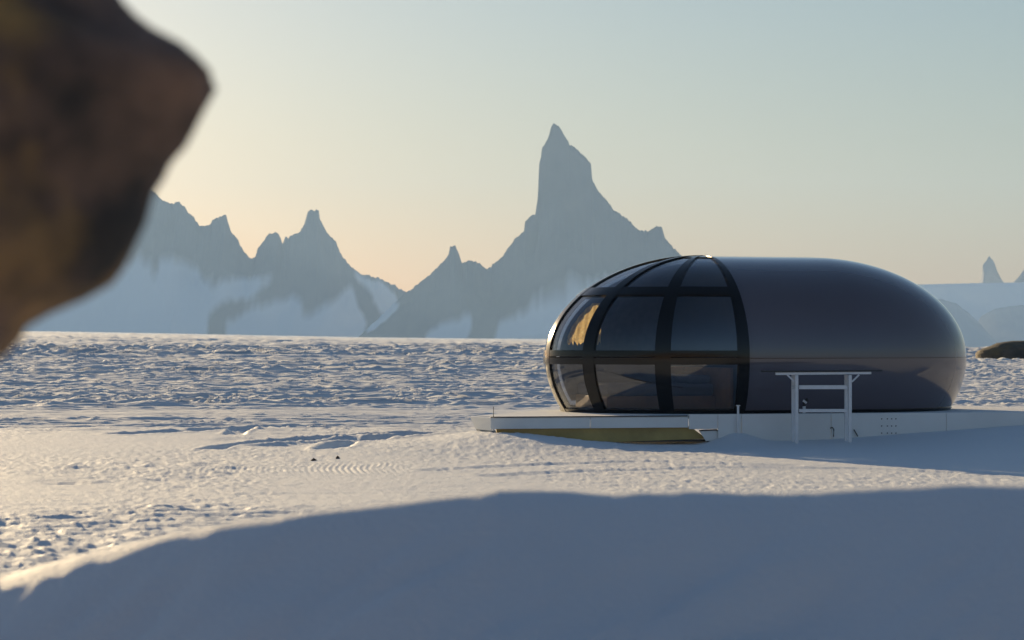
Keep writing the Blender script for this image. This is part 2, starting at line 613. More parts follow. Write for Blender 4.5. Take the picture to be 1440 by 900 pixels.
# ------------------------------------------------------------------ mountains
def in_poly(px, py, poly):
    inside = np.zeros(px.shape, bool)
    n = len(poly)
    j = n - 1
    for i in range(n):
        xi, yi = poly[i]
        xj, yj = poly[j]
        c = ((yi > py) != (yj > py)) & (px < (xj - xi) * (py - yi) / (yj - yi + 1e-9) + xi)
        inside ^= c
        j = i
    return inside


def gsmooth(a, sig):
    if sig < 0.5:
        return a
    n = int(sig * 3) + 1
    k = np.exp(-0.5 * (np.arange(-n, n + 1) / sig) ** 2)
    k /= k.sum()
    return np.convolve(np.pad(a, n, mode='edge'), k, mode='valid')


def mountain(name, label, prof, D, base_py, snow=None, all_snow=0.0, depth=0.8, step=0.8, jag=1.0, seed=1, nv=41, sharp=0.8):
    xs = np.arange(prof[0][0], prof[-1][0] + step, step)
    py = px_curve(prof, xs)
    h = (base_py - py)
    amp = jag * np.clip(h / 60.0, 0, 1)
    py = py + amp * (1.8 * fbm(xs / 9.0, 0 * xs, 3, seed) + 1.8 * fbm(xs / 2.6, 0 * xs, 2, seed + 5))
    h = np.maximum(base_py - py, 0.0)
    X = (xs - 720) / FPX * D
    k = D / FPX
    H = h * k
    zb = EYE + (HOR - base_py) * k
    hw = gsmooth(H, 40 / step) * depth + 60.0
    vs = np.linspace(-1, 1, nv)
    vs = np.sign(vs) * np.abs(vs) ** 1.35
    V = np.zeros((nv, len(xs), 3))
    sn = np.zeros((nv, len(xs)))
    for i, v in enumerate(vs):
        a = abs(v)
        Hs = gsmooth(H, a * 26 / step)
        Hm = H * (1 - min(1, a * 2.0)) + Hs * min(1, a * 2.0)
        z = Hm * (1 - a ** sharp)
        yv = D + v * hw
        rg = ridged(X / 210.0 + 0.4 * v, yv / 420.0 + 0 * X, 4, seed + 9) - 0.5
        z = z * (1 + 0.3 * rg * min(1, 3 * a))
        z = np.minimum(z, H * (1 - 0.12 * a) + 1e-3) if a > 0 else H
        if a > 0.97:
            z = z * 0 - 30.0
        yv = yv + (0.35 * hw * fbm(X / 260.0, 0 * X + v * 1.3, 3, seed + 3)) * min(1, 4 * a)
        V[i, :, 0] = X
        V[i, :, 1] = yv
        V[i, :, 2] = zb + z
        if snow:
            qx = xs + 5 * fbm(xs / 14, 0 * xs + z / (14 * k), 3, seed + 20)
            qy = base_py - z / k + 5 * fbm(xs / 14, 0 * xs + z / (14 * k), 3, seed + 25)
            m = np.zeros(len(xs), bool)
            for pl in snow:
                m |= in_poly(qx, qy, pl)
            sn[i] = m
    if snow:
        for i in range(nv):
            sn[i] = gsmooth(sn[i], 2.4 / step)
        sn[1:-1] = 0.25 * sn[:-2] + 0.5 * sn[1:-1] + 0.25 * sn[2:]
    sn = np.maximum(sn, all_snow)
    me = mesh_np(name, V.reshape(-1, 3), grid_quads(nv, len(xs)))
    at = me.attributes.new('snow', 'FLOAT', 'POINT')
    at.data.foreach_set('value', sn.astype(np.float32).ravel())
    o = link(name, me, M_mtn)
    tag(o, label, 'mountain', kind='structure')
    return o


PROF_A = [(-700, 470), (-500, 420), (-300, 372), (-150, 330), (-40, 318), (40, 280), (110, 296), (160, 262), (190, 255),
          (214, 268), (227, 281), (241, 287), (250, 284), (259, 290), (264, 299), (270, 302), (281, 318), (289, 318), (300, 310),
          (318, 302), (320, 310), (325, 327), (333, 335), (345, 356), (355, 365), (359, 360), (362, 349), (378, 329), (387, 326),
          (392, 331), (397, 342), (402, 331), (405, 334), (422, 324), (427, 315), (433, 295), (448, 296), (450, 310), (458, 324),
          (472, 340), (481, 360), (494, 376), (509, 385), (537, 393), (556, 402), (572, 411), (600, 428), (640, 452), (680, 480)]
SNOW_A = [[(-720, 490), (-400, 400), (-100, 372), (100, 366), (190, 366), (219, 371), (233, 391), (237, 371), (253, 368), (280, 373), (287, 390), (300, 396), (312, 390),
           (300, 405), (325, 398), (366, 390), (390, 391), (366, 415), (366, 421), (337, 421), (328, 427), (312, 437), (308, 490)],
          [(334, 490), (334, 455), (369, 434), (390, 426), (422, 418), (437, 434), (428, 446), (472, 427), (494, 402), (515, 452), (525, 490)],
          [(497, 384), (537, 396), (556, 415), (565, 427), (550, 449), (533, 434), (525, 418), (503, 396)]]
PROF_B = [(500, 478), (540, 440), (568, 412), (578, 407), (605, 386), (618, 374), (630, 360), (633, 346), (640, 345), (643, 352), (650, 370), (661, 365),
          (672, 369), (685, 379), (706, 361), (725, 335), (737, 326), (738, 311), (753, 300), (756, 281), (757, 262), (758, 231), (761, 218), (762, 207), (771, 193),
          (774, 181), (778, 174), (782, 174), (789, 182), (797, 196), (801, 204), (808, 206), (820, 218), (831, 231), (833, 254), (842, 269), (861, 292),
          (880, 307), (897, 322), (912, 325), (923, 319), (931, 320), (935, 335), (959, 361), (990, 384), (1030, 402), (1080, 420), (1140, 440), (1220, 470), (1260, 490)]
SNOW_B = [[(596, 492), (610, 465), (631, 452), (665, 445), (659, 492)],
          [(695, 492), (699, 456), (740, 437), (763, 418), (804, 403), (842, 395), (900, 380), (960, 400), (1100, 430), (1260, 480), (1260, 500)],
          [(500, 440), (545, 420), (562, 430), (547, 448), (520, 470)]]
mountain('mountain', 'jagged blue-grey massif with pale snow aprons behind the leaning boulder', PROF_A, 9000, 482, SNOW_A, seed=2)
mountain('mountain', 'tall lone rock spire mountain rising behind the grey pod', PROF_B, 8000, 488, SNOW_B, seed=5)
mountain('mountain', 'small pointed far peak poking above the pale ice slope beside the pod',
         [(1374, 404), (1380, 396), (1382, 373), (1387, 367), (1391, 359), (1394, 363), (1398, 368), (1403, 382), (1410, 396), (1416, 404)],
         10500, 404, seed=7, step=0.5, jag=0.5, nv=21)
mountain('mountain', 'far peak at the edge of the ice slope, wider than its small pointed neighbour',
         [(1420, 404), (1426, 396), (1433, 389), (1440, 379), (1449, 368), (1458, 362), (1468, 370), (1480, 384), (1500, 404)],
         10500, 404, seed=8, step=0.5, jag=0.5, nv=21)
# broad ice slope on the right with two darker hills in front
mountain('ice_slope', 'broad pale ice slope with a flat level skyline behind the grey pod',
         [(980, 496), (1050, 470), (1120, 440), (1200, 412), (1290, 400), (1330, 399), (1440, 397), (1600, 396), (1800, 402), (2100, 440), (2400, 496)],
         9600, 497, None, 1.0, depth=0.6, jag=0.15, seed=11, step=2.0, sharp=1.1)
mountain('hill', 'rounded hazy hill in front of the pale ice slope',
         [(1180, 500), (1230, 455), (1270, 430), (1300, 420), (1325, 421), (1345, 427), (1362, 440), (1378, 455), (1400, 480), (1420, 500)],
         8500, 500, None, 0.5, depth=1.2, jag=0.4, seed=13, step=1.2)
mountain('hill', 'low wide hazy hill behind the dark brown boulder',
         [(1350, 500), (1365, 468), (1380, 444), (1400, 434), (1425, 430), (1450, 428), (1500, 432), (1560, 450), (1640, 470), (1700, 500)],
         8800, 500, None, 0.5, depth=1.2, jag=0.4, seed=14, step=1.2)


# ------------------------------------------------------------------ rocks
def rock_loft(name, label, zs, xl, xr, yc, hd, noise, mat, seed, ncol=96, nrow=120, sharp=2.4):
    """rock from horizontal slices: left/right edge and half depth as functions of height"""
    zz = np.linspace(zs[0], zs[-1], nrow)
    L = np.interp(zz, zs, xl)
    Rr = np.interp(zz, zs, xr)
    Hd = np.interp(zz, zs, hd)
    th = np.linspace(0, 2 * math.pi, ncol, endpoint=False)
    ct, st = np.cos(th), np.sin(th)
    ex = np.sign(ct) * np.abs(ct) ** (2 / sharp)
    ey = np.sign(st) * np.abs(st) ** (2 / sharp)
    cx, rx = (L + Rr) / 2, (Rr - L) / 2
    X = cx[:, None] + rx[:, None] * ex[None]
    Y = yc + Hd[:, None] * ey[None]
    Z = np.repeat(zz[:, None], ncol, 1)
    n1 = fbm(X / (noise * 5) + Z / (noise * 4), Y / (noise * 5) - Z / (noise * 6), 4, seed)
    n2 = ridged(X / (noise * 9) + 0.3 * Y, Z / (noise * 9) + Y / (noise * 9), 3, seed + 4) - 0.5
    dsp = noise * (0.55 * n1 + 0.5 * n2)
    X = X + ex[None] * dsp
    Y = Y + ey[None] * dsp
    Z = Z + 0.35 * dsp
    V = np.stack([X, Y, Z], -1).reshape(-1, 3)
    q = grid_quads(nrow, ncol, wrap=True)
    top = len(V)
    V = np.vstack([V, V[-ncol:].mean(0, keepdims=True) + [[0, 0, 0.01]]])
    base = (nrow - 1) * ncol
    ks = np.arange(0, ncol, 2)
    cap = np.stack([base + ks, base + (ks + 1) % ncol, base + (ks + 2) % ncol, np.full(len(ks), top)], -1)
    org = np.array([float(cx[0]), yc, zs[0]])
    me = mesh_np(name, V - org, np.vstack([q, cap]))
    o = link(name, me, mat)
    o.location = org
    if label:
        tag(o, label, 'rock')
    return o


BD = 3.5
edge = [(165, 0), (176, 18), (190, 34), (215, 50), (250, 66), (278, 86), (294, 104), (297, 118), (292, 136), (280, 158), (268, 190), (260, 207),
        (240, 230), (222, 256), (212, 276), (205, 310), (195, 345), (180, 378), (165, 396), (140, 412), (100, 429), (50, 449), (35, 464), (24, 484),
        (0, 506), (-60, 540), (-160, 580), (-300, 650), (-480, 760), (-600, 900), (-680, 1200), (-720, 1700), (-740, 2060)]
ez = [EYE + (HOR - y) / FPX * BD for x, y in edge][::-1]
ex_ = [(x - 720) / FPX * BD for x, y in edge][::-1]
ez += [2.30, 2.42, 2.52, 2.58]
ex_ += [-0.62, -0.74, -1.0, -1.45]
el = np.interp(ez, [0, 0.6, 1.2, 1.8, 2.3, 2.52, 2.58], [-3.3, -3.25, -3.1, -2.9, -2.6, -2.1, -1.6])
eh = np.interp(ez, [0, 0.6, 1.4, 1.8, 2.2, 2.5, 2.58], [0.85, 0.8, 0.75, 0.7, 0.55, 0.3, 0.05])
rock_loft('boulder', 'huge brown overhanging boulder, out of focus, leaning over the shaded snow drift', ez, list(el), ex_, BD, list(eh * 0.62), 0.045, M_boulder, 3, sharp=2.0)

# far brown boulder on the plain to the right of the pod
fd = 205.0
k = fd / FPX
gx = (1375 - 720) * k
rz0 = EYE + (HOR - 505) * k
xz = [(1372, 506), (1373, 497), (1376, 493), (1385, 489), (1394, 486), (1402, 482.5), (1415, 480.5), (1424, 479.2)]
rz = [EYE + (HOR - y) * k for x, y in xz]
rl = [(x - 720) * k for x, y in xz]
rr = [(1500 - 720) * k, (1500 - 720) * k, (1498 - 720) * k, (1494 - 720) * k, (1488 - 720) * k, (1480 - 720) * k, (1465 - 720) * k, (1446 - 720) * k]
rz[0] = gz(gx + 3, fd) - 0.5
rock_loft('boulder', 'low dark brown boulder lying alone on the snow plain', rz, rl, rr, fd, [2.2, 2.2, 2.0, 1.8, 1.5, 1.1, 0.8, 0.3], 0.12, M_rock, 8, ncol=64, nrow=48)

# unseen rock ridge behind the photographer: mirrored in the pod, raised to block sky light
rock_loft('rock_ridge', 'long brown rock ridge out of view opposite the pod, raised to dim the drift', [-0.5, 1.0, 3.0, 5.5, 8.0, 10.0, 11.0],
          [-75, -72, -62, -48, -30, -16, -6], [70, 66, 58, 44, 30, 18, 8], -40.0, [16, 14, 11.5, 8.5, 5.5, 2.6, 0.5], 1.8, M_ridge, 12, ncol=260, nrow=70)

# two small stones on the combed strip
for i, (px_, py_, r_, lab) in enumerate(((441, 648, 0.042, 'small dark stone on the snow beside the combed strip, the larger of two'),
                                         (475, 646, 0.026, 'small dark stone on the snow beside the combed strip, the smaller of two'))):
    gx_, gy_ = ground_from_px(px_, py_)
    g_ = gz(gx_, gy_)
    rock_loft('stone', lab, [g_ - 0.03, g_ + 0.0, g_ + 0.018, g_ + 0.03, g_ + 0.036], [gx_ - r_, gx_ - r_ * 1.1, gx_ - r_ * 0.9, gx_ - r_ * 0.5, gx_ - 0.01],
              [gx_ + r_ * 1.2, gx_ + r_ * 1.3, gx_ + r_, gx_ + r_ * 0.6, gx_ + 0.01], gy_, [r_ * 0.8, r_ * 0.8, r_ * 0.7, r_ * 0.4, 0.01], 0.012, M_rock, 30 + i, ncol=20, nrow=10)


# ------------------------------------------------------------------ platform
ca, sa = math.cos(DECK_A), math.sin(DECK_A)
DZ = 0.470          # deck top


def dl(s, q, z):    # platform frame (along front, behind front, height) -> world
    return Vector((DF0[0] + s * ca - q * sa, DF0[1] + s * sa + q * ca, z))


def dl_px(px):      # distance along the front line for a photo column
    m = (px - 720) / FPX
    # DF0x + s ca = m (DF0y + s sa)
    return (m * DF0[1] - DF0[0]) / (ca - m * sa)


plat = empty('platform', dl(0, 0, 0.05))
tag(plat, 'low white sled-like platform that carries the grey pod on the snow', 'platform')


def pchild(name, bm, mat, parent=plat, smooth=False):
    me = bm_mesh(name, bm, smooth)
    o = link(name, me, mat, parent)
    p = parent
    off = Vector((0, 0, 0))
    while p is not None:
        off += p.location
        p = p.parent
    for v in me.vertices:
        v.co -= off
    return o


def prism(pts, z0, z1, inset_bottom=None):
    bm = bmesh.new()
    top = [bm.verts.new((p.x, p.y, z1)) for p in pts]
    bp = inset_bottom or pts
    bot = [bm.verts.new((p.x, p.y, z0)) for p in bp]
    bm.faces.new(top)
    bm.faces.new(list(reversed(bot)))
    n = len(pts)
    for i in range(n):
        bm.faces.new((top[i], bot[i], bot[(i + 1) % n], top[(i + 1) % n]))
    bmesh.ops.recalc_face_normals(bm, faces=bm.faces)
    return bm


S_END = 15.0
outline = [dl(0.02, 0.02, 0), dl(S_END, 0.02, 0), dl(S_END, 2.0, 0), dl(10.6, 3.0, 0), dl(9.0, 5.6, 0), dl(3.4, 5.2, 0), dl(1.5, 3.4, 0), dl(0.6, 1.9, 0), Vector((-0.645, 37.95, 0))]
pchild('deck', prism(outline, DZ - 0.05, DZ - 0.012), M_deck)
snow_in = [o_ + (dl(5.5, 2.2, 0) - o_) * 0.012 for o_ in outline]
pchild('snow_cover', prism(snow_in, DZ - 0.008, DZ + 0.002), M_snow)


def panel(s0, s1, z0, z1, q=0.0, th=0.03, bev=0.006, rake=0.0):
    bm = bmesh.new()
    c = [dl(s0, q, z0), dl(s1, q, z0), dl(s1, q - rake, z1), dl(s0, q - rake, z1)]
    n = dl(0, th, 0) - dl(0, 0, 0)
    a = [bm.verts.new(p) for p in c]
    b = [bm.verts.new(p + n) for p in c]
    bm.faces.new(a)
    bm.faces.new(list(reversed(b)))
    for i in range(4):
        bm.faces.new((a[i], b[i], b[(i + 1) % 4], a[(i + 1) % 4]))
    bevel(bm, bev)
    return bm


sF = dl_px(968)
# left half: shallow fascia above a recessed olive board
lo = DZ - 0.012
for s0, s1 in ((0.0, sF * 0.5 - 0.004), (sF * 0.5 + 0.004, sF)):
    pchild('fascia', panel(s0, s1, DZ - 0.185, lo, 0.0), M_white)
edge_bm = bmesh.new()
bar(edge_bm, dl(0.0, -0.004, DZ - 0.001), dl(sF - 0.02, -0.004, DZ - 0.001), 0.03, 0.014)
pchild('edge_trim', edge_bm, M_dark)
# recessed board, leaning inward, with a slanted right end
bm = bmesh.new()
b0, b1 = dl_px(700), dl_px(973)
b2 = dl_px(996)
vs = [dl(b0, 0.10, DZ - 0.17), dl(b1, 0.10, DZ - 0.17), dl(b2, 0.10, 0.105), dl(b0 + 1.8, 0.10, 0.06), dl(b0, 0.10, -0.05)]
f = bm.faces.new([bm.verts.new(v) for v in vs])
r = bmesh.ops.extrude_face_region(bm, geom=[f])
for v in r['geom']:
    if isinstance(v, bmesh.types.BMVert):
        v.co += dl(0, 0.025, 0) - dl(0, 0, 0)
bmesh.ops.recalc_face_normals(bm, faces=bm.faces)
pchild('kick_board', bm, M_ply)
# sled runner below the board: dark rail that curves up at its right end into a plate
bm = bmesh.new()
bar(bm, dl(dl_px(835), 0.16, 0.075), dl(dl_px(1000), 0.16, 0.075), 0.10, 0.03)
pchild('runner', bm, M_dark)
bm = bmesh.new()
s0, s1 = dl_px(984), dl_px(1008)
pp = [dl(s0, 0.03, 0.235), dl(s1, 0.03, 0.245), dl(dl_px(1027), 0.03, 0.09), dl(dl_px(1021), 0.03, 0.065), dl(dl_px(994), 0.03, 0.06)]
f = bm.faces.new([bm.verts.new(v) for v in pp])
r = bmesh.ops.extrude_face_region(bm, geom=[f])
for v in r['geom']:
    if isinstance(v, bmesh.types.BMVert):
        v.co += dl(0, 0.02, 0) - dl(0, 0, 0)
bmesh.ops.recalc_face_normals(bm, faces=bm.faces)
plate = pchild('runner_plate', bm, M_white)
bm = bmesh.new()
for a_, b_ in zip(pp, pp[1:] + pp[:1]):
    if a_ is pp[-1]:
        continue
    tube(bm, [a_ + Vector((0, -0.01, 0)), b_ + Vector((0, -0.01, 0))], 0.012, 6)
pchild('plate_rim', bm, M_dark)
# right half: tall white skirt panels
sR = [sF + 0.004, dl_px(1009), dl_px(1042), dl_px(1168), dl_px(1330), dl_px(1440) + 0.4, dl_px(1440) + 2.6, S_END]
for a_, b_ in zip(sR[:-1], sR[1:]):
    z0 = 0.26 if a_ < sF + 0.1 else -0.1
    pchild('skirt_panel', panel(a_ + 0.003, b_ - 0.003, z0, DZ + 0.022, -0.02), M_white)
bm = bmesh.new()
bar(bm, dl(sF, 0.02, DZ + 0.012), dl(S_END, 0.02, DZ + 0.012), 0.075, 0.012)
pchild('edge_cap', bm, M_white)
# raked bow at the left end
bm = bmesh.new()
A0, A1 = dl(0, 0, DZ - 0.012), Vector((-0.655, 37.92, DZ - 0.012))
B0, B1 = dl(0.09, 0.05, 0.18), Vector((-0.53, 37.95, 0.18))
C0, C1 = dl(0.045, 0.025, 0.255), Vector((-0.57, 37.93, 0.262))
f1 = [A0, C0, C1, A1]
n = (A1 - A0).cross(B0 - A0).normalized() * 0.03
if n.y < 0:
    n = -n
for nm, cc, mt in (('bow_panel', [A0, C0, C1, A1], M_white), ('bow_foot', [C0 + n * 0.2, B0 + n * 0.2, B1 + n * 0.2, C1 + n * 0.2], M_grey)):
    bm = bmesh.new()
    f = bm.faces.new([bm.verts.new(v) for v in cc])
    r = bmesh.ops.extrude_face_region(bm, geom=[f])
    for v in r['geom']:
        if isinstance(v, bmesh.types.BMVert):
            v.co += n
    bmesh.ops.recalc_face_normals(bm, faces=bm.faces)
    pchild(nm, bm, mt)
# bolts in a small grid on the skirt
bolt_me = None
for i, px_ in enumerate((1239, 1247, 1253, 1259)):
    for j, py_ in enumerate((589, 599, 609)):
        s_ = dl_px(px_)
        w = dl(s_, -0.026, 0)
        z_ = EYE + (HOR - py_) / FPX * w.y
        if bolt_me is None:
            bm = bmesh.new()
            bmesh.ops.create_cone(bm, cap_ends=True, segments=8, radius1=0.011, radius2=0.008, depth=0.014)
            bmesh.ops.rotate(bm, verts=bm.verts, matrix=__import__('mathutils').Matrix.Rotation(rad(90), 3, 'X'))
            bolt_me = bm_mesh('bolt', bm)
            bolt_me.materials.append(M_dark)
        o = link('bolt', bolt_me, None, plat)
        o.location = Vector((w.x, w.y, z_)) - plat.location
        o.rotation_euler = (0, 0, DECK_A)
# dark hose loops hanging on the skirt
for (pts, lab) in (([(1166, 602), (1169, 601), (1171, 604), (1170.5, 614)], None), ([(1199, 604), (1202, 609), (1204.5, 613.5)], None)):
    bm = bmesh.new()
    pw = []
    for (a_, b_) in pts:
        w = dl(dl_px(a_), -0.05, 0)
        pw.append(Vector((w.x, w.y, EYE + (HOR - b_) / FPX * w.y)))
    tube(bm, pw, 0.009, 6)
    pchild('handle', bm, M_dark, smooth=True)

# thin marker stakes
for nm, px_, y0, y1, rr_, mt, lab in (('marker_stake', 1036, 571, 596, 0.018, M_steel, 'thin white stake with a flat cap standing against the platform front'),
                                      ('wire_rod', 694.5, 572, 590, 0.005, M_dark, 'thin dark wire rod on the platform bow')):
    q_ = -0.07 if px_ > 1000 else 0.03
    w = dl(dl_px(px_), q_, 0)
    z1 = EYE + (HOR - y1) / FPX * w.y
    z0 = EYE + (HOR - y0) / FPX * w.y
    base = gz(w.x, w.y) - 0.05 if px_ > 1000 else DZ - 0.004
    bm = bmesh.new()
    tube(bm, [(0, 0, 0), (0, 0, z0 - base)], rr_, 8)
    if px_ > 1000:
        tube(bm, [(0, 0, z0 - base), (0, 0, z0 - base + 0.015)], rr_ * 1.9, 10)
        tube(bm, [(0, 0, 0.28), (0, 0, 0.30)], rr_ * 1.6, 10)
    o = link(nm, bm_mesh(nm, bm), mt)
    o.location = (w.x, w.y, base)
    tag(o, lab, 'stake' if px_ > 1000 else 'rod')


# ------------------------------------------------------------------ the pod
TH = rad(16.0)
UX = Vector((-math.cos(TH), -math.sin(TH), 0))      # towards the glazed end
WX = Vector((math.sin(TH), -math.cos(TH), 0))       # towards the camera side
PA, PB, PUP, PLO = 2.74, 2.06, 1.700, 1.95
LEN = 1.93
EQ = 1.365
PBASE = DZ + 0.003
CC = P(990, HOR, 40.7)
CC = Vector((CC.x, CC.y, 0))
T0 = -math.asin((EQ - PBASE) / PLO)                  # parameter at the base
T1 = math.pi / 2

pod = empty('pod', (CC.x - UX.x * LEN / 2, CC.y - UX.y * LEN / 2, PBASE))
tag(pod, 'egg-shaped grey pod cabin with black-framed glass dome end on the white platform', 'cabin')


def pod_pt(phi, t, off=0.0, along=0.0):
    """phi measured from the glazed tip; t latitude; off outwards; along shifts the centre"""
    c = PUP if t >= 0 else PLO
    ct, st = math.cos(t), math.sin(t)
    x, y, z = PA * math.cos(phi) * ct, PB * math.sin(phi) * ct, c * st
    n = Vector((x / PA ** 2, y / PB ** 2, z / c ** 2))
    n.normalize()
    p = Vector((x, y, z)) + n * off
    return Vector((CC.x, CC.y, EQ)) + UX * (p.x - along) + WX * p.y + Vector((0, 0, p.z))


def t_of(z):
    h = z - EQ
    return math.asin(max(-1, min(1, h / (PUP if h >= 0 else PLO))))


def slab(phis, ts, o_out, o_in, fn=None):
    """curved solid patch of the pod surface between two offsets"""
    fn = fn or (lambda ph, t, o: pod_pt(ph, t, o))
    bm = bmesh.new()
    A = [[bm.verts.new(fn(p, t, o_out)) for p in phis] for t in ts]
    B = [[bm.verts.new(fn(p, t, o_in)) for p in phis] for t in ts]
    nr, nc = len(ts), len(phis)
    for i in range(nr - 1):
        for j in range(nc - 1):
            bm.faces.new((A[i][j], A[i][j + 1], A[i + 1][j + 1], A[i + 1][j]))
            bm.faces.new((B[i][j], B[i + 1][j], B[i + 1][j + 1], B[i][j + 1]))
    rim = [(0, j) for j in range(nc)] + [(i, nc - 1) for i in range(1, nr)] + [(nr - 1, j) for j in range(nc - 2, -1, -1)] + [(i, 0) for i in range(nr - 2, 0, -1)]
    for (a_, b_) in zip(rim, rim[1:] + rim[:1]):
        bm.faces.new((A[a_[0]][a_[1]], B[a_[0]][a_[1]], B[b_[0]][b_[1]], A[b_[0]][b_[1]]))
    bmesh.ops.remove_doubles(bm, verts=bm.verts, dist=1e-5)
    bmesh.ops.recalc_face_normals(bm, faces=bm.faces)
    return bm


def lin(a, b, n):
    return [a + (b - a) * i / (n - 1) for i in range(n)]


def add_smooth(name, bm, mat, parent=pod, ang=40):
    o = pchild(name, bm, mat, parent, smooth=True)
    me = o.data
    try:
        me.set_sharp_from_angle(angle=rad(ang))
    except Exception:
        pass
    return o


# shell: straight middle and rounded rear end
cols = [(rad(91.5), 0.0)] + [(rad(90), LEN * i / 12) for i in range(0, 13)][0:] + [(rad(90 + 180 * i / 60), LEN) for i in range(1, 60)] \
    + [(rad(270), LEN * (12 - i) / 12) for i in range(0, 13)] + [(rad(268.5), 0.0)]
cols = cols[1:-1]
ts_shell = lin(T0, 0, 22) + lin(0, rad(89.4), 48)[1:]


def shell_fn(j, t, o):
    ph, al = cols[j]
    return pod_pt(ph, t, o, al)


bm = slab(list(range(len(cols))), ts_shell, 0.0, -0.05, shell_fn)
shell = add_smooth('shell', bm, M_shell, ang=50)
# spine cap closing the ridge line on top
bm = bmesh.new()
r_ = []
for al in lin(-0.02, LEN + 0.02, 14):
    row = []
    for ph in (rad(90), rad(270)):
        for tt in ((rad(88.9), rad(89.7)) if ph < 2 else (rad(89.7), rad(88.9))):
            row.append(bm.verts.new(pod_pt(ph, tt, 0.004, al)))
    r_.append(row)
for a_, b_ in zip(r_[:-1], r_[1:]):
    for k_ in range(3):
        bm.faces.new((a_[k_], b_[k_], b_[k_ + 1], a_[k_ + 1]))
bmesh.ops.recalc_face_normals(bm, faces=bm.faces)
add_smooth('roof_seam', bm, M_shell)
# thin seam round the shell at its widest line
bm = slab(list(range(len(cols))), [-0.002, -0.0007, 0.0007, 0.002], 0.002, -0.01, shell_fn)
add_smooth('shell_seam', bm, M_black)
# base trim
bm = slab(list(range(len(cols))), [T0, T0 + 0.015, T0 + 0.03], 0.014, -0.02, shell_fn)
add_smooth('base_trim', bm, M_black)

# glazing frame
MUL = [(-90 + 30 * i) for i in range(7)]
HWID = rad(2.8)
T_E0, T_E1 = t_of(EQ - 0.10), t_of(EQ + 0.125)
T_M0, T_M1 = t_of(EQ + 0.64 * PUP - 0.07), t_of(EQ + 0.64 * PUP + 0.06)
T_TOP0, T_TOP1 = rad(78), rad(89.5)
for a_ in MUL:
    w0, w1 = -HWID, HWID
    if abs(a_) == 90:
        w0, w1 = (-HWID * 1.4, 0.0) if a_ > 0 else (0.0, HWID * 1.4)
    bm = slab(lin(rad(a_) + w0, rad(a_) + w1, 5), lin(T0, 0, 14) + lin(0, T_TOP1, 34)[1:], 0.022, -0.05)
    add_smooth('mullion', bm, M_black)
for nm, t0, t1, o in (('sill_rail', T0, T0 + 0.035, 0.016), ('waist_rail', T_E0, 0.004, 0.018), ('waist_rail', 0.014, T_E1, 0.018), ('upper_rail', T_M0, T_M1, 0.016), ('crown', T_TOP0, T_TOP1, 0.012)):
    bm = slab(lin(rad(-90), rad(90), 61), lin(t0, t1, 5), o, -0.045)
    add_smooth(nm, bm, M_black)
# panes
for i in range(6):
    p0, p1 = rad(MUL[i]) + HWID * 0.9, rad(MUL[i + 1]) - HWID * 0.9
    for t0, t1, n in ((T0 + 0.03, T_E0 + 0.005, 9), (T_E1 - 0.005, T_M0 + 0.005, 11), (T_M1 - 0.005, T_TOP0 + 0.01, 11)):
        bm = slab(lin(p0, p1, 11), lin(t0, t1, n), -0.004, -0.016)
        add_smooth('glass_pane', bm, M_glass)
# floor and bulkhead inside
pts = []
for ph in lin(-math.pi / 2, math.pi / 2, 31):
    v = pod_pt(ph, T0, -0.06)
    pts.append(Vector((v.x, v.y, 0)))
pchild('floor', prism(pts, DZ + 0.02, DZ + 0.05), M_inside)
bm = bmesh.new()
ring = [pod_pt(rad(90), t, -0.055, 0.04) for t in lin(T0 + 0.02, rad(89), 30)] + [pod_pt(rad(-90), t, -0.055, 0.04) for t in lin(rad(89), T0 + 0.02, 30)]
f = bm.faces.new([bm.verts.new(v) for v in ring])
r = bmesh.ops.extrude_face_region(bm, geom=[f])
for v in r['geom']:
    if isinstance(v, bmesh.types.BMVert):
        v.co -= UX * 0.05
bmesh.ops.recalc_face_normals(bm, faces=bm.faces)
pchild('bulkhead', bm, M_inside)


# bed inside
def pl(a, b, z):
    return Vector((CC.x, CC.y, z)) + UX * a + WX * b


bed = empty('bed', pl(1.0, 0, DZ + 0.05))
tag(bed, 'low bed with wooden headboard behind the glass panes of the pod', 'bed')


def obox(a0, a1, b0, b1, z0, z1, bev=0.02):
    bm = bmesh.new()
    c = [pl(a0, b0, z0), pl(a1, b0, z0), pl(a1, b1, z0), pl(a0, b1, z0)]
    lo_ = [bm.verts.new(v) for v in c]
    hi_ = [bm.verts.new(v + Vector((0, 0, z1 - z0))) for v in c]
    bm.faces.new(list(reversed(lo_)))
    bm.faces.new(hi_)
    for i in range(4):
        bm.faces.new((lo_[i], lo_[(i + 1) % 4], hi_[(i + 1) % 4], hi_[i]))
    bevel(bm, bev, 3)
    return bm


fz = DZ + 0.05
pchild('bed_frame', obox(0.12, 2.0, -0.85, 0.85, fz, fz + 0.22), M_wood, bed)
pchild('mattress', obox(0.14, 1.98, -0.83, 0.83, fz + 0.222, fz + 0.42, 0.06), M_linen, bed, True)
pchild('headboard', obox(0.05, 0.115, -1.5, 1.5, fz, EQ - 0.16), M_wood, bed)
for b_ in (-0.42, 0.42):
    pchild('pillow', obox(0.16, 0.56, b_ - 0.32, b_ + 0.32, fz + 0.422, fz + 0.56, 0.06), M_linen, bed, True)

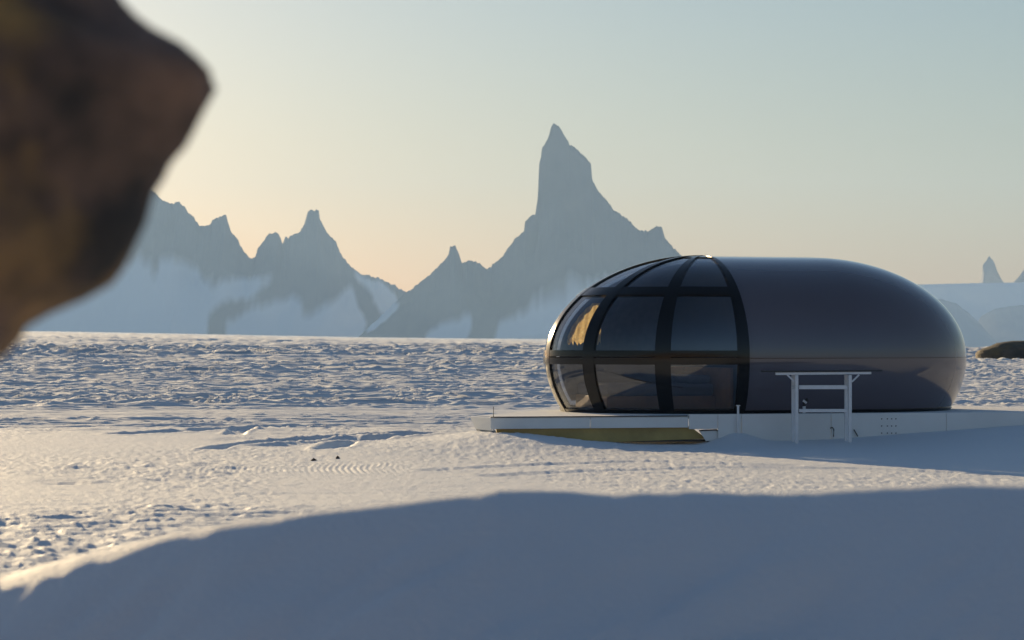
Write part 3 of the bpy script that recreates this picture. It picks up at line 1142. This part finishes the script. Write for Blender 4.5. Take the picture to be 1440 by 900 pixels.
# gold cloth hanging inside the glazed end, in the sun that enters through the far panes
bm = bmesh.new()
rows = []
n_, m_ = 26, 28
for i in range(n_):
    row = []
    for j in range(m_):
        a_ = 1.98 + (2.55 - 1.98) * j / (m_ - 1)
        top_ = EQ + min(0.90, 0.93 * PUP * math.sqrt(max(0.0, 1 - (a_ / 2.69) ** 2 - 0.055)))
        bot_ = EQ + 0.24 + 0.03 * math.sin(j * 1.9) + random.uniform(-0.02, 0.02)
        z_ = bot_ + (top_ - bot_) * i / (n_ - 1)
        b_ = 0.45 + 0.025 * math.sin(j * 1.1 + 0.2 * i) + random.uniform(-0.012, 0.012)
        row.append(bm.verts.new(pl(a_, b_, z_)))
    rows.append(row)
for i in range(n_ - 1):
    for j in range(m_ - 1):
        bm.faces.new((rows[i][j], rows[i][j + 1], rows[i + 1][j + 1], rows[i + 1][j]))
cl = link('curtain', bm_mesh('curtain', bm, True), M_gold)
org = pod_pt(rad(16), t_of(EQ + 0.27), -0.1)
for v in cl.data.vertices:
    v.co -= org
cl.location = org
tag(cl, 'rumpled golden cloth glowing in sunlight behind the dome glass of the pod', 'curtain')

# dark blind added inside the far panes to block view and sun
phs = lin(rad(-88), rad(-33), 56)
tss = lin(T0 + 0.06, rad(84), 24)
bm = slab(list(range(len(phs))), tss, -0.10, -0.104, lambda j, t, o: pod_pt(phs[j], t, o + 0.003 * math.sin(j * 1.6)))
org = pod_pt(rad(-60), T0 + 0.06, -0.1)
bo = link('added_blind', bm_mesh('added_blind', bm, True), M_linen)
for v in bo.data.vertices:
    v.co -= org
bo.location = org
tag(bo, 'dark pleated blind added inside the far panes to keep the pod dome dark', 'blind')

# ------------------------------------------------------------------ standing table in front of the platform
TD = 37.55
tl, tr = P(1120, 617, TD), P(1195, 614, TD + 0.03)
TA = math.atan2(tr.y - tl.y, tr.x - tl.x)
tz0 = min(gz(tl.x, tl.y), gz(tr.x, tr.y)) - 0.05
tab = empty('standing_table', (tl.x, tl.y, tz0), TA)
tag(tab, 'tall white steel framed table with thin dark top before the platform', 'table')
tw = (tr - tl).length
ztop = EYE + (HOR - 522.5) / FPX * TD - tz0


def tzz(py):
    return EYE + (HOR - py) / FPX * TD - tz0


def tchild(name, bm, mat):
    bevel(bm, 0.004, 1)
    return link(name, bm_mesh(name, bm), mat, tab)


bm = bmesh.new()
bar(bm, (-0.50, 0.17, ztop), (tw + 0.50, 0.17, ztop + 0.012), 0.46, 0.022)
tchild('table_top', bm, M_dark)
bm = bmesh.new()
bar(bm, (-0.33, -0.02, ztop - 0.033), (tw + 0.33, -0.02, ztop - 0.021), 0.035, 0.04)
tchild('top_rail', bm, M_steel)
for x_ in (0.0, tw):
    for y_ in (0.0, 0.34):
        bm = bmesh.new()
        bar(bm, (x_, y_, 0.0 if y_ == 0 else 0.02), (x_, y_, ztop - 0.055), 0.066 if y_ == 0 else 0.055, 0.05, up=(1, 0, 0))
        tchild('leg', bm, M_steel)
    bm = bmesh.new()
    bar(bm, (x_, 0.03, tzz(545)), (x_, 0.31, tzz(545)), 0.04, 0.04)
    tchild('side_rail', bm, M_steel)
for py_, hh in ((544.5, 0.062), (577.5, 0.052)):
    bm = bmesh.new()
    bar(bm, (0.04, 0.0, tzz(py_)), (tw - 0.04, 0.0, tzz(py_)), 0.03, hh)
    tchild('cross_rail', bm, M_steel)
for x_, sg in ((0.0, -1), (tw, 1)):
    bm = bmesh.new()
    bar(bm, (x_ + sg * 0.03, 0.0, ztop - 0.16), (x_ + sg * 0.145, 0.0, ztop - 0.05), 0.025, 0.025)
    tchild('brace', bm, M_steel)

# small pipe stub with black elbow on the platform behind the table
pp_ = dl(dl_px(1133), 0.08, DZ + 0.018)
vp = empty('pipe_stub', pp_)
tag(vp, 'short pale pipe with a black elbow head on the platform edge behind the table', 'pipe')
bm = bmesh.new()
tube(bm, [(0, 0, 0), (0, 0, 0.12)], 0.024, 10)
link('pipe', bm_mesh('pipe', bm, True), M_steel, vp)
bm = bmesh.new()
tube(bm, [(0, 0, 0.12), (-0.005, 0, 0.16), (0.02, 0, 0.20), (0.06, -0.01, 0.225)], [0.027, 0.03, 0.03, 0.036], 10)
link('elbow', bm_mesh('elbow', bm, True), M_dark, vp)
bm = bmesh.new()
tube(bm, [(0.0, -0.005, 0.175), (0.022, -0.007, 0.203)], 0.036, 10)
link('collar', bm_mesh('collar', bm, True), M_steel, vp)

# ------------------------------------------------------------------ haze: the cold hazy air over the plain
HZ_TOP = 780.0
bm = bmesh.new()
bmesh.ops.create_cube(bm, size=1.0)
for v in bm.verts:
    v.co = Vector((v.co.x * 23800, v.co.y * 23800, -80.0 if v.co.z < 0 else HZ_TOP))
hz = link('haze', bm_mesh('haze', bm))
m = bpy.data.materials.new('haze_air')
m.use_nodes = True
t = m.node_tree
t.nodes.clear()
out = t.nodes.new('ShaderNodeOutputMaterial')
pv = t.nodes.new('ShaderNodeVolumePrincipled')
pv.inputs['Color'].default_value = (0.40, 0.63, 1.0, 1)
pv.inputs['Density'].default_value = 5.4e-5
pv.inputs['Anisotropy'].default_value = 0.14
t.links.new(pv.outputs[0], out.inputs['Volume'])
hz.data.materials.append(m)
tag(hz, 'thin pale blue haze in the cold air over the snow plain', 'haze', kind='stuff')
